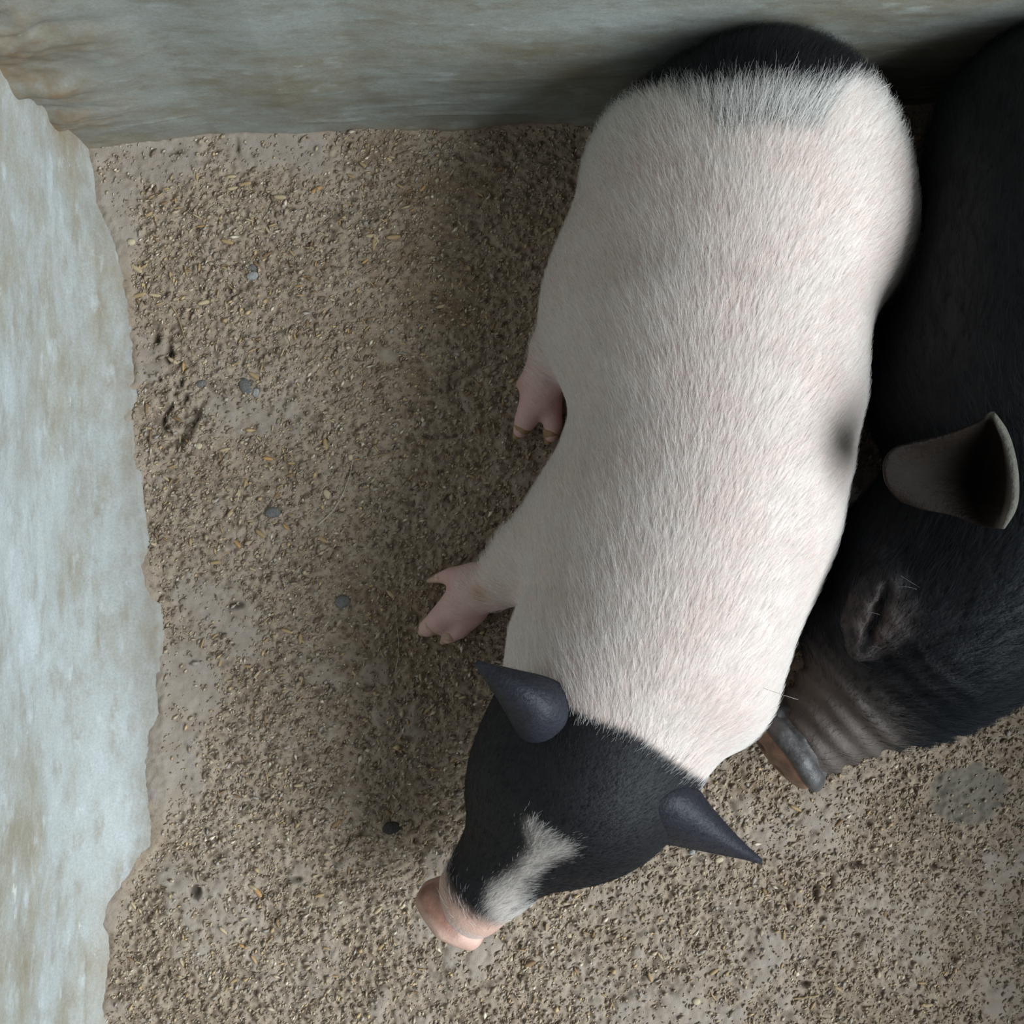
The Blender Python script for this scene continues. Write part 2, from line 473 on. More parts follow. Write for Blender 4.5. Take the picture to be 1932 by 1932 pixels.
dl = np.exp(-hc_ / .007) * .55 + .55 * np.exp(-(.45 - 0 - YY - (.45 - back_y(np.full_like(YY, -.37)))) / .02) * np.exp(-hc_ / .2)
wl = mesh_obj('wall_left', Vl, grid_faces(len(hs), len(ys)), M_WALL_L, attrs={'dirt': np.clip(dl, 0, 1).ravel()})
tag(wl, 'pale blue-grey plastered pen wall with brown stains and a rounded foot', kind='structure')
xs = np.arange(-.42, X1, .0026)
XX, HH = np.meshgrid(xs, hs)
n1 = fnoise(len(hs), len(xs), (3, 9), 31); n2 = fnoise(len(hs), len(xs), (10, 26), 32); n0 = fnoise(len(hs), len(xs), (1.1, 2.2), 33)
jag = np.exp(-np.maximum(HH, 0) / .006) * (.0013 * fnoise(1, len(xs), 7, 34) + .0006 * fnoise(1, len(xs), 2, 35))
fy = back_y(XX)
hc_ = np.maximum(HH, 0)
cov = np.exp(-(hc_ / .02) ** .8)
corner = np.exp(-np.maximum(XX + .372 - .035 * np.minimum(HH, .2) / .2, 0) / .05)
corner = corner * (1 + .35 * fnoise(len(hs), len(xs), 7, 39))
Yb = fy + .006 * (1 - cov) + .012 * hc_ - jag + .00022 * n1 + .0006 * n2 + .0001 * n0 - .008 * corner * (1 + .30 * n1 + .10 * n0)
rg = .016 + .005 * fnoise(1, len(xs), 14, 36)
Yb = Yb - .0016 * np.exp(-((hc_ - rg) / .0016) ** 2) * sstep(-.2, .8, fnoise(1, len(xs), 9, 37)) - .0012 * np.exp(-((hc_ - rg - .018) / .0014) ** 2) * sstep(.2, 1., fnoise(1, len(xs), 7, 38))
Vb = np.stack([XX, Yb, HH], -1).reshape(-1, 3)
db = np.exp(-hc_ / .006) * .5 + 1.1 * corner * np.exp(-hc_ / .4)
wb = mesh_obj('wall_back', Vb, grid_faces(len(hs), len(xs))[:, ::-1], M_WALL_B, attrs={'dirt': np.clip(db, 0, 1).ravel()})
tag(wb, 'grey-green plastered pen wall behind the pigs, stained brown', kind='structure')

hr = np.linspace(-.01, .30, 24); yr = np.linspace(-1.1, .46, 120)  # unseen pen wall, added and its height set to shade the right side
YR, HR_ = np.meshgrid(yr, hr)
nr_ = fnoise(24, 120, 3, 41)
f0 = np.stack([.665 + .002 * nr_ + .01 * np.exp(-np.maximum(HR_, 0) / .02) * -1, YR, HR_], -1)
b0 = f0.copy(); b0[..., 0] += .11
VR = np.concatenate([f0.reshape(-1, 3), b0.reshape(-1, 3)]); FR = grid_faces(24, 120); m_ = 24 * 120
top = np.arange(23 * 120, 24 * 120)
FR = np.concatenate([FR[:, ::-1], FR + m_, np.stack([top[:-1], top[1:], top[1:] + m_, top[:-1] + m_], 1)])
wr = mesh_obj('shade_wall_right', VR, FR, M_WALL_L, attrs={'dirt': np.full(len(VR), .2)})
tag(wr, 'unseen low plastered pen wall beyond the black pig, added to shade the right side', kind='structure')

# ------------------------------------------------------------------ white pig with black head and rump
WP = P(1340, 700, 0); WP[2] = 0
wpig = empty('pig', WP)
tag(wpig, 'white pig with black head, black rump and white blaze', 'pig', 'pigs in the pen')
def C(px, py, z, rpx): return (P(px, py, z), R(rpx, z))
zc = .112
body = chain([C(1440, 315, .108, 198), C(1428, 355, .112, 235), C(1400, 410, .112, 262), C(1368, 520, .112, 268), C(1352, 620, .110, 278),
              C(1350, 720, .110, 275), C(1338, 820, .110, 266), C(1314, 920, .112, 258), C(1283, 1020, .115, 252), C(1258, 1110, .118, 250), C(1228, 1190, .122, 232), C(1208, 1255, .126, 190)], .03)
rot_up = lambda ax, ay: None
prims = [body,
    ball(P(1432, 266, .105), (R(198, .1), R(150, .1), .096), .05),                      # rump
    ball(P(1550, 430, .085), (R(165, .09), R(175, .09), .080), .05),                     # far ham
    ball(P(1235, 420, .085), (R(140, .09), R(215, .09), .085), .05),                     # near ham
    ball(P(1668, 515, .050), (R(62, .05), R(85, .05), .050), .022),                      # far thigh
    ball(P(1150, 590, .070), (R(120, .07), R(140, .07), .066), .05),                      # near stifle
    ball(P(1150, 1010, .085), (R(120, .09), R(150, .09), .075), .05),                    # near shoulder
    ball(P(1405, 990, .090), (R(122, .09), R(150, .09), .075), .05),                     # far shoulder
    ball(P(1195, 1240, .115), (R(200, .12), R(115, .12), .085), .05),                    # neck
    ball(P(1075, 1235, .085), (R(85, .09), R(75, .09), .055), .04),                       # jowl
    ball(P(1325, 1305, .115), (R(90, .12), R(85, .12), .06), .05),
    chain([C(1110, 985, .085, 105), C(1005, 1050, .058, 78), C(940, 1098, .036, 52), C(897, 1118, .026, 43), C(880, 1136, .022, 39)], .025),   # near front leg
    chain([C(870, 1138, .019, 36), C(830, 1170, .014, 25), C(806, 1185, .011, 17)], .006),     # toes
    chain([C(890, 1150, .018, 32), C(866, 1186, .013, 20), C(845, 1204, .010, 12)], .005),
    chain([C(885, 1090, .022, 28), C(850, 1086, .016, 16), C(826, 1091, .012, 10)], .010),   # dewclaw
    chain([C(1120, 600, .05, 70), C(1050, 660, .034, 52), C(1028, 715, .026, 40), C(1022, 745, .021, 38)], .02),   # near hind foot
    chain([C(1010, 755, .018, 30), C(992, 793, .013, 22), C(982, 812, .010, 15)], .005),
    chain([C(1037, 762, .018, 24), C(1043, 800, .013, 19), C(1040, 822, .010, 14)], .005),
    chain([C(1012, 712, .024, 24), C(994, 718, .018, 14), C(982, 724, .014, 9)], .010),
    chain([C(1500, 940, .075, 70), C(1556, 925, .060, 42), C(1584, 935, .046, 26), C(1586, 975, .030, 22), C(1572, 1015, .014, 18)], .02),     # far elbow and foot
]
# head
hd = np.array([-.648, .761]); hp = np.array([.79, .61])
def Hh(t, s, z, rpx):
    """t along the muzzle from the poll, s across the head (px)"""
    return C(1182 + hd[0] * t + hp[0] * s * .0 + .79 * s, 1352 + hd[1] * t + .61 * s, z, rpx)
def ax3(v2, pitch):
    a = np.array([v2[0] * math.cos(pitch), -v2[1] * math.cos(pitch), math.sin(pitch)])
    up = np.array([0, 0, 1.]); l = np.cross(up, a); l /= np.linalg.norm(l); n = np.cross(a, l)
    return np.stack([a, l, n], 1)
HR = ax3(hd / np.linalg.norm(hd), -.32)
hprims = [
    ball(Hh(95, 0, .140, 1)[0], (R(170, .14), R(178, .14), .066), .04, HR),         # cranium
    ball(Hh(150, -95, .112, 1)[0], (R(150, .12), R(95, .12), .052), .04, HR),         # cheeks
    ball(Hh(150, 95, .112, 1)[0], (R(150, .12), R(95, .12), .052), .04, HR),
    chain([(Hh(170, 0, .132, 1)[0], R(135, .13)), (Hh(270, 0, .112, 1)[0], R(112, .11)), (Hh(360, 0, .096, 1)[0], R(88, .1)), (Hh(450, 2, .083, 1)[0], R(72, .09))], .04),
    ball(Hh(215, -92, .138, 1)[0], R(34, .14), .03), ball(Hh(215, 92, .138, 1)[0], R(34, .14), .03),     # brows
    chain([(Hh(250, 0, .085, 1)[0], R(85, .09)), (Hh(400, 0, .062, 1)[0], R(48, .07))], .03),        # jaw
]
prims += hprims
skin_noise = None
V, F = isosurface(prims, .0031, floor=.0008)
# markings
npl = P(1120, 1330, .19)                          # the black of the head starts at this slanted line
nplane_n = np.array([-.515, -.857, 0.0])
def head_side(X):
    """metres in front of the collar line"""
    a = P(985, 1215, .19)[:2]; b = P(1205, 1385, .21)[:2]; c = P(1340, 1425, .17)[:2]
    def seg(p, q):
        d = (q - p) / np.linalg.norm(q - p); nrm = np.array([d[1], -d[0]])
        return (X[:, :2] - p) @ nrm
    s1, s2 = seg(a, b), seg(b, c)
    d = np.linalg.norm(X - P(1085, 1490, .13), axis=1)
    return np.minimum(np.minimum(s1, s2), (.150 - d) * .5)
blaze_pts = [(P(1030, 1575, .185)), (P(1010, 1610, .175)), (P(975, 1660, .155)), (P(930, 1700, .12))]
def blaze(X):
    d = 1e9
    a_list = [(P(1005, 1556, .185), .008), (P(1060, 1590, .182), .012), (P(1022, 1612, .175), .012), (P(985, 1655, .155), .011), (P(955, 1690, .135), .017), (P(945, 1715, .09), .021)]
    segs = [(0, 2), (1, 2), (0, 1), (2, 3), (3, 4), (4, 5)]
    for i, j in segs:
        (a, ra), (b, rb) = a_list[i], a_list[j]
        ab = b - a; t = np.clip(((X - a) @ ab) / (ab @ ab), 0, 1)
        d = np.minimum(d, np.linalg.norm(X - a - t[:, None] * ab, axis=1) - (ra + (rb - ra) * t))
    return d
RUMP_Y = P(1450, 255, .2)[1]; RUMP_HAIR_Y = P(1450, 196, .19)[1]
rump_c = P(1445, 200, .2)[0]
def rump_side(X, y0, sl=1.6): return X[:, 1] - y0 - sl * np.maximum(np.abs(X[:, 0] - rump_c) - .035, 0)
nose_c = Hh(500, 4, .075, 1)[0]
def skin_colour(X):
    g = np.random.default_rng(3)
    pink = np.array([.60, .475, .43]); white = np.array([.66, .60, .555])
    k = .5 + .5 * np.sin(X[:, 0] * 61 + 1.3 * np.sin(X[:, 1] * 47)) * np.sin(X[:, 1] * 39 + X[:, 2] * 30)
    c = pink[None] * (1 - k[:, None] * .5) + white[None] * k[:, None] * .5
    low = sstep(.065, .03, X[:, 2])[:, None]
    c = c * (1 - low) + np.array([.60, .385, .36]) * low
    elbow = np.exp(-((np.linalg.norm(X - P(905, 1118, .05), axis=1) / .009) ** 2))[:, None]
    c = c * (1 - .75 * elbow) + np.array([.36, .20, .11]) * .75 * elbow
    blk = np.array([.011, .011, .013])
    h = sstep(-.002, .004, head_side(X))[:, None]
    bz = (sstep(.004, -.012, blaze(X)) * .75)[:, None]
    hc = blk * (1 - bz) + np.array([.56, .50, .46]) * bz
    tipd = np.linalg.norm(X - nose_c, axis=1)
    tp = sstep(.055, .040, tipd)[:, None]
    hc = hc * (1 - tp) + np.array([.55, .36, .29]) * tp
    c = c * (1 - h) + hc * h
    r = sstep(-.010, .012, rump_side(X, RUMP_Y))[:, None] * (X[:, 2:3] > .03)
    return c * (1 - r) + blk * r
wbody = mesh_obj('body', V, F, M_SKIN, wpig, attrs={'col': skin_colour(V)}, origin=WP)
tag(wbody, 'white body with pink skin, black head and black rump')

# hair
spine_pts = np.array([P(1182, 1352, .24)[:2], P(1250, 1130, .24)[:2], P(1330, 850, .24)[:2], P(1365, 600, .24)[:2], P(1420, 350, .24)[:2], P(1455, 120, .24)[:2]])
def spine_x(y):
    o = np.argsort(spine_pts[:, 1]); return np.interp(y, spine_pts[o, 1], spine_pts[o, 0])
def wflow(X):
    sx = spine_x(X[:, 1]); off = X[:, 0] - sx
    lat = np.clip(off / .09, -1.6, 1.6)
    back = np.stack([.16 + 0 * off, 1 + 0 * off, 0 * off], 1)
    t = back + np.stack([lat * .75, 0 * off, -.35 * np.abs(lat)], 1)
    h = sstep(-.004, .02, head_side(X))[:, None]
    hb = np.array([.62, .76, .25])
    c = Hh(150, 0, .15, 1)[0]
    s = ((X - c) @ np.array([.79, -.61, 0]))[:, None]
    hf = hb + s * 9 * np.array([.79, -.61, -.4])
    return t * (1 - h) + hf * h
def wlen(X):
    h = sstep(0, .02, head_side(X)); b = sstep(.002, -.006, blaze(X)) * h
    r = sstep(.06, 0, RUMP_HAIR_Y - X[:, 1])
    low = sstep(.05, .02, X[:, 2])
    return (.0125 + .006 * r) * (1 - h) * (1 - .7 * low) + h * (.0055 + .007 * b)
def wcol(X):
    n = len(X); g = np.random.default_rng(5)
    wh = np.array([.86, .835, .80]); bk = np.array([.0055, .0065, .009])
    hs_ = head_side(X) + g.normal(0, .004, n)
    h = (hs_ > .009)
    b = (blaze(X) + g.normal(0, .004, n) < 0) & (g.random(n) < .93)
    r = rump_side(X, RUMP_HAIR_Y, .45) + g.normal(0, .004, n) > 0
    k = np.where((h & ~b) | r, 0., 1.)[:, None]
    return wh * k + bk * (1 - k)
def wkeep(X, N):
    tipd = np.linalg.norm(X - nose_c, axis=1)
    foot = sstep(.022, .055, X[:, 2]) * (1 - .95 * np.exp(-((np.linalg.norm(X - P(905, 1118, .05), axis=1) / .010) ** 2)))
    return (N[:, 2] > -.35) * foot * sstep(.035, .055, tipd) * (1 + 1.2 * sstep(-.012, .0, rump_side(X, RUMP_Y)))
hair('coat_hair', wbody, wpig, 130000, wflow, wlen, lambda X: .30 + .25 * sstep(.05, 0, RUMP_HAIR_Y - X[:, 1]), wcol, .000095, wkeep, 41)['label'] = 'short bristly coat, white on the body and black on head and rump'

# snout disc, ears, eyes, claws
DR = ax3(hd / np.linalg.norm(hd), -.42)
dc = P(853, 1722, .080)
dn, dl_, du_ = DR[:, 0], DR[:, 1], DR[:, 2]
disc_rot = np.stack([dn, dl_, du_], 1)
dsk = lambda a, b, c: dc + dn * a + dl_ * b + du_ * c
V, F = isosurface([ball(dsk(0, 0, 0), (.0115, .0330, .0265), .01, disc_rot), ball(dsk(-.010, 0, -.001), (.013, .0275, .0235), .012, disc_rot), chain([(dsk(.002, -.024, .010), .0065), (dsk(.003, 0, .0185), .0075), (dsk(.002, .024, .010), .0065)], .008)],
    .0013, cuts=[ball(dsk(.012, -.010, -.002), (.012, .0042, .0055), .004, disc_rot), ball(dsk(.012, .010, -.002), (.012, .0042, .0055), .004, disc_rot), chain([(dsk(-.013, -.030, .014), .0022), (dsk(-.012, -.012, .0262), .0024), (dsk(-.013, .010, .0258), .0022), (dsk(-.013, .028, .016), .002)], .006)])
dd = prim_d(chain([(dsk(-.010, -.030, .010), .001), (dsk(-.009, -.016, .024), .001), (dsk(-.011, .006, .026), .001)]), V)
dirt_ = np.clip(sstep(.011, .002, dd) + .55 * sstep(.004, .014, np.abs(((V - dc) @ dl_) + .028) * -1 + .018), 0, 1)[:, None]
ncol = np.array([.60, .39, .315]) * (1 - .8 * dirt_) + np.array([.22, .095, .06]) * .8 * dirt_
M_NOSE = attr_material('pink snout skin', rough=.45, spec=.42, var=.35, scale=75, bump=(300, .4, .0015))
o = mesh_obj('snout', V, F, M_NOSE, wpig, origin=dc, attrs={'col': ncol}); o['label'] = 'flat pink snout with dirt-brown upper crease'

def ear_attr(base, dark, rimc):
    return {'col': lambda X: np.tile(np.array(dark), (len(X), 1))}
M_EAR = attr_material('ear skin', rough=.5, spec=.3, var=.25, scale=120, bump=(300, .4, .003))
dark_ear = {'col': lambda X: np.tile(np.array([.022, .023, .031]), (len(X), 1))}
# near ear, upright, tip up and to the left
def pt(a): return P(*a)
ear1 = [[(1110, 1322, .160), (1100, 1385, .165), (1050, 1415, .172), (1000, 1412, .172), (975, 1385, .150)],
        [(1068, 1296, .190), (1052, 1340, .214), (1018, 1372, .214), (984, 1378, .198), (962, 1358, .172)],
        [(1030, 1278, .204), (1012, 1306, .226), (984, 1330, .226), (958, 1336, .210), (944, 1322, .188)],
        [(980, 1266, .212), (964, 1280, .226), (944, 1293, .226), (930, 1294, .216), (922, 1284, .202)],
        [(899, 1248, .218), (900, 1250, .219), (901, 1252, .219), (900, 1253, .218), (899, 1251, .217)]]
e1 = leaf('ear', [[pt(a) for a in r] for r in ear1], M_EAR, wpig, .0020, dark_ear, origin=WP); e1['label'] = 'dark grey ear, pricked up'
ear2 = [[(1215, 1590, .135), (1195, 1550, .172), (1210, 1500, .186), (1248, 1462, .176), (1285, 1450, .145)],
        [(1255, 1592, .138), (1245, 1555, .176), (1262, 1518, .190), (1292, 1492, .180), (1312, 1482, .150)],
        [(1310, 1602, .136), (1304, 1580, .166), (1316, 1553, .178), (1336, 1536, .170), (1346, 1528, .148)],
        [(1372, 1614, .130), (1370, 1604, .148), (1376, 1592, .156), (1386, 1584, .150), (1392, 1580, .138)],
        [(1434, 1625, .122), (1434, 1625, .124), (1434, 1624, .125), (1434, 1623, .124), (1433, 1623, .122)]]
e2 = leaf('ear', [[pt(a) for a in r] for r in ear2], M_EAR, wpig, .0020, dark_ear, origin=WP); e2['label'] = 'black ear, drooping sideways to a point'
for e_, a_, b_, sd in ((e1, (1040, 1360, .2), (905, 1255, .215), 51), (e2, (1240, 1520, .18), (1425, 1618, .13), 52)):
    dv_ = P(*b_) - P(*a_)
    hair('ear_hair', e_, e_, 5000, lambda X: np.tile(dv_, (len(X), 1)), lambda X: .0045 + 0 * X[:, 0], lambda X: .25 + 0 * X[:, 0],
         lambda X: np.tile(np.array([.020, .022, .032]), (len(X), 1)), .00007, lambda X, N: 1. + 0 * X[:, 0], sd, base=WP, mat=M_HAIRB)
M_EYE = plain('dark wet eye', (.012, .008, .006), .12, .6)
for s in (-1, 1):
    p = Hh(232, 112 * s, .128, 1)[0]
    V, F = isosurface([ball(p, .0075)], .001)
    mesh_obj('eye', V, F, M_EYE, wpig, origin=p)
M_CLAW = plain('horn of the hoof', (.50, .34, .28), .5, .4, (.40, .25, .16), 90)
M_CLAWD = plain('horn with dried dirt', (.36, .24, .14), .6, .3, (.25, .16, .08), 90)
def claw(a, b, ra, rb, mat, parent, label=None):
    V, F = isosurface([chain([(a, ra), (b, rb)], .004)], .0012, floor=.0006)
    o = mesh_obj('hoof', V, F, mat, parent, origin=a)
    if label: o['label'] = label
claw(P(814, 1181, .012), P(797, 1192, .007), R(19), R(9), M_CLAW, wpig)
claw(P(848, 1197, .011), P(835, 1211, .006), R(16), R(6), M_CLAW, wpig)
claw(P(832, 1090, .013), P(808, 1096, .007), R(11), R(4), M_CLAW, wpig)
claw(P(985, 807, .011), P(975, 822, .006), R(17), R(8), M_CLAWD, wpig, 'dirty yellow-brown hoof tip')
claw(P(1039, 815, .011), P(1033, 834, .006), R(16), R(7), M_CLAWD, wpig, 'dirty yellow-brown hoof tip')
claw(P(988, 720, .015), P(976, 728, .009), R(10), R(4), M_CLAW, wpig)

# ------------------------------------------------------------------ black pig
BP = P(1800, 1000, 0); BP[2] = 0
bpig = empty('pig', BP)
tag(bpig, 'black pig lying with eyes shut and wrinkled snout, beside the white pig', 'pig', 'pigs in the pen')
bh = np.array([-.70, .715]); bh /= np.linalg.norm(bh)
bs = np.array([bh[1], -bh[0]])                 # across the head: towards lower right is +
def Bh(t, s, z):
    return P(1790 + bh[0] * t + bs[0] * s, 1120 + bh[1] * t + bs[1] * s, z)
BRm = ax3(bh, -.18)
bprims = [
    chain([C(2010, 300, .125, 260), C(2000, 480, .130, 285), C(1975, 680, .125, 290), C(1960, 860, .110, 240), C(1900, 1000, .105, 200)], .05),
    ball(P(1960, 1020, .105), (R(200), R(150), .085), .05),
    ball(P(1790, 740, .075), (R(130), R(150), .07), .05),
    ball(Bh(0, 0, .105), (R(185, .1), R(190, .1), .080), .05, BRm),            # skull
    ball(Bh(60, -120, .075), (R(150), R(85), .055), .05, BRm),                  # near cheek
    ball(Bh(70, 105, .075), (R(170), R(90), .055), .05, BRm),                   # far cheek
    chain([(Bh(110, 0, .095), R(150, .1)), (Bh(210, 0, .078), R(118, .08)), (Bh(300, 0, .064), R(92, .07)), (Bh(370, 0, .055), R(80, .06))], .04),
    chain([(Bh(150, 60, .05), R(95)), (Bh(300, 30, .04), R(65))], .03),
    ball(Bh(85, -70, .135), (R(75), R(60), .028), .03, BRm),                    # brow over the eye
]
eye_c = P(1645, 1160, .135)
# eyelids: two soft folds with a slit between
e_dir = P(1628, 1205, .13) - P(1668, 1100, .14); e_dir /= np.linalg.norm(e_dir)
e_perp = np.cross(np.array([0, 0, 1.]), e_dir); e_perp /= np.linalg.norm(e_perp)
tmpX = np.array([P(1645, 1160, z) for z in np.linspace(.24, .02, 221)])
tz = np.linspace(.24, .02, 221)[np.argmax(field(bprims, tmpX) < 0)]
eye_c = P(1645, 1160, tz - .002)
for s_ in (-1, 1):
    a = eye_c + e_perp * .0105 * s_
    bprims.append(chain([(a - e_dir * .029 - e_perp * s_ * .0075, .0050), (a - e_dir * .011, .0100), (a + e_dir * .012, .0096), (a + e_dir * .029 - e_perp * s_ * .0075, .0050)], .016))
bcuts = [chain([(eye_c + np.array([0, 0, .0085]) - e_dir * .027, .0018), (eye_c + np.array([0, 0, .0085]) - e_dir * .008, .0036), (eye_c + np.array([0, 0, .0085]) + e_dir * .010, .0036), (eye_c + np.array([0, 0, .007]) + e_dir * .028, .0018)], .003)]
def swell(pr, e):
    return ('chain', [(p, r + e) for p, r in pr[1]], .01) if pr[0] == 'chain' else ('ell', pr[1], pr[2] + e, pr[3], .01)
bcuts += [swell(prims[i], .011) for i in (0, 2, 4)]      # the black flank gives way where the white pig leans on it
def bwr(X):
    """wrinkles across the snout, behind the disc"""
    q = X[:, :2] - Bh(0, 0, .1)[:2]
    t = q @ np.array([bh[0], -bh[1]]); s = q @ np.array([bs[0], -bs[1]])
    t = t + 2.6 * s * s - .12 * s
    L = R(1, .08)
    win = sstep(L * 225, L * 265, t) * sstep(L * 400, L * 372, t)
    w1 = -.0021 * np.cos(t / (L * 34) * 2 * math.pi) * win
    cheek = -.0007 * np.cos(t / (L * 30) * 2 * math.pi + 60 * s) * sstep(L * 110, L * 150, t) * (1 - win)
    return w1 + cheek
V, F = isosurface(bprims, .0034, cuts=bcuts, extra=bwr, floor=.0008)
bnose = Bh(420, 0, .06)
def bcol(X):
    n = len(X)
    c = np.tile(np.array([.006, .0065, .008]), (n, 1))
    d = np.linalg.norm(X - eye_c, axis=1)
    k = (sstep(.046, .012, d) * .62)[:, None]
    c = c * (1 - k) + np.array([.058, .037, .030]) * k
    q = X[:, :2] - Bh(0, 0, .1)[:2]
    t = (q @ np.array([bh[0], -bh[1]])) / R(1, .08)
    k = (sstep(190, 320, t) * .9)[:, None]
    return c * (1 - k) + np.array([.105, .085, .074]) * k
bbody = mesh_obj('body', V, F, M_SKIN, bpig, attrs={'col': bcol(V)}, origin=BP)
bbody['label'] = 'black body and head with brown wrinkled skin round the eye and snout'
def bflow(X):
    t = np.tile(np.array([.1, 1., 0]), (len(X), 1))
    q = X - Bh(60, 0, .12)
    s = (q[:, :2] @ np.array([bs[0], -bs[1]]))[:, None]
    hd_ = np.array([-bh[0], bh[1], .1]) + s * 8 * np.array([bs[0], -bs[1], -.4])
    k = sstep(P(0, 900, .15)[1], P(0, 1050, .15)[1], X[:, 1])[:, None]
    return t * (1 - k) + hd_ * k
def bkeep(X, N):
    q = X[:, :2] - Bh(0, 0, .1)[:2]
    t = (q @ np.array([bh[0], -bh[1]])) / R(1, .08)
    de = np.linalg.norm(X - eye_c, axis=1)
    return (N[:, 2] > -.3) * (1 - .93 * sstep(200, 300, t)) * (.25 + .75 * sstep(.004, .03, de)) * (.4 + .6 * (X[:, 1] < P(0, 800, .2)[1]))
hair('coat_hair', bbody, bpig, 42000, bflow, lambda X: .016 + 0 * X[:, 0], lambda X: .35 + 0 * X[:, 0],
     lambda X: np.tile(np.array([.007, .009, .0115]), (len(X), 1)) * np.random.default_rng(8).uniform(.5, 2.2, (len(X), 1)), .00011, bkeep, 43, mat=M_HAIRB)['label'] = 'coarse black bristles'
# long pale whiskers round the eye and cheek
def whisk():
    g = np.random.default_rng(77); pts = []
    for (x0, y0, x1, y1) in [(1648, 1040, 1702, 1068), (1664, 1060, 1706, 1090), (1690, 1110, 1730, 1112), (1560, 1158, 1596, 1142), (1622, 1158, 1660, 1160), (1606, 1018, 1640, 1040), (1640, 1222, 1664, 1224), (1585, 1118, 1630, 1130), (1690, 1080, 1765, 1125), (1440, 1298, 1506, 1320), (1482, 1400, 1505, 1385)]:
        X = np.array([P(x0, y0, z) for z in np.linspace(.25, .02, 200)])
        z0 = np.linspace(.25, .02, 200)[np.argmax(field(bprims, X) < 0)]
        a = P(x0, y0, z0); b = P(x1, y1, z0 + .006); m = (a + b) / 2 + g.normal(0, .003, 3) + np.array([0, 0, .004])
        pts.append([(1 - t) ** 2 * a + 2 * t * (1 - t) * m + t * t * b for t in np.linspace(0, 1, 7)])
    pts = np.array(pts, np.float32)
    hc = bpy.data.hair_curves.new('whiskers'); hc.add_curves([7] * len(pts))
    hc.attributes['position'].data.foreach_set('vector', (pts - BP).astype(np.float32).ravel())
    ra = hc.attributes.get('radius') or hc.attributes.new('radius', 'FLOAT', 'POINT')
    ra.data.foreach_set('value', np.full(pts.shape[0] * 7, .00013, np.float32))
    ca = hc.attributes.new('col', 'FLOAT_COLOR', 'CURVE'); ca.data.foreach_set('color', np.tile([.42, .40, .38, 1], len(pts)).astype(np.float32))
    hc.materials.append(M_HAIR)
    o = bpy.data.objects.new('whiskers', hc); COL.objects.link(o); o.parent = bpig; o['kind'] = 'stuff'; o['label'] = 'pale long whiskers'
whisk()
# snout disc of the black pig
M_BNOSE_F = plain('brown and pink snout face', (.13, .075, .055), .4, .45, (.32, .18, .12), 70, (260, .5, .002))
M_BNOSE_R = plain('slate grey snout rim', (.050, .049, .052), .42, .4, (.105, .10, .098), 90, (240, .5, .002))
bd2 = np.array([-.80, .60]); bdn = ax3(bd2, .14)
bc = P(1484, 1412, .062)
bsk = lambda a, b, c: bc + bdn[:, 0] * a + bdn[:, 1] * b + bdn[:, 2] * c
V, F = isosurface([ball(bsk(-.004, 0, 0), (.012, .041, .033), .01, bdn), ball(bsk(-.016, 0, .0), (.016, .034, .029), .012, bdn), chain([(bsk(.002, -.034, .008), .006), (bsk(.003, -.018, .024), .0075), (bsk(.003, .006, .029), .008), (bsk(.003, .026, .021), .0078), (bsk(.001, .037, .006), .006)], .006)], .0015,
    cuts=[chain([(bsk(a, -.028, .017), .0016), (bsk(a - .001, -.008, .0345 - .001 * q), .0014), (bsk(a - .001, .014, .0325 - .001 * q), .0014), (bsk(a, .030, .018), .0010)], .008) for q, a in enumerate((-.008, -.016))])
o = mesh_obj('snout', V, F, M_BNOSE_R, bpig, origin=bc); o['label'] = 'slate grey shiny snout rim'
V, F = isosurface([ball(bsk(.0075, 0, -.003), (.0085, .037, .030), .01, bdn)], .0013, cuts=[ball(bsk(.017, -.012, -.009), (.012, .005, .0065), .004, bdn), ball(bsk(.017, .012, -.009), (.012, .005, .0065), .004, bdn)])
f = mesh_obj('snout_face', V, F, M_BNOSE_F, o, origin=bc)
f.location = (0, 0, 0)
f['label'] = 'brown-pink face of the snout'
# ear: a cupped leaf, pale rim on its far edge
def bear(X):
    c = np.tile(np.array([.0080, .0050, .0034]), (len(X), 1))
    rim = np.array([P(1872, 777, .265), P(1900, 830, .260), P(1915, 900, .250), P(1914, 950, .240), P(1894, 998, .228)])
    d = 1e9
    for a, b in zip(rim[:-1], rim[1:]):
        ab = b - a; t = np.clip(((X - a) @ ab) / (ab @ ab), 0, 1); d = np.minimum(d, np.linalg.norm(X - a - t[:, None] * ab, axis=1))
    k = sstep(.008, .002, d)[:, None]
    return c * (1 - k) + np.array([.10, .095, .08]) * k
M_EARB = attr_material('black pig ear skin', rough=.7, spec=.12, var=.3, scale=110, bump=(260, .6, .003))
ear3 = [[(1700, 945, .205), (1672, 915, .222), (1668, 872, .236), (1688, 846, .240), (1722, 836, .240)],
        [(1745, 962, .205), (1738, 922, .210), (1746, 880, .214), (1770, 842, .228), (1792, 818, .248)],
        [(1795, 972, .205), (1800, 925, .202), (1816, 882, .204), (1838, 832, .226), (1846, 796, .256)],
        [(1850, 992, .212), (1862, 932, .204), (1872, 882, .206), (1880, 826, .232), (1870, 779, .263)],
        [(1894, 998, .228), (1914, 950, .240), (1914, 890, .252), (1900, 830, .260), (1876, 781, .266)]]
leaf('ear', [[pt(a) for a in r] for r in ear3], M_EARB, bpig, .0026, {'col': bear}, origin=BP)['label'] = 'dark brown cupped ear with pale rim'

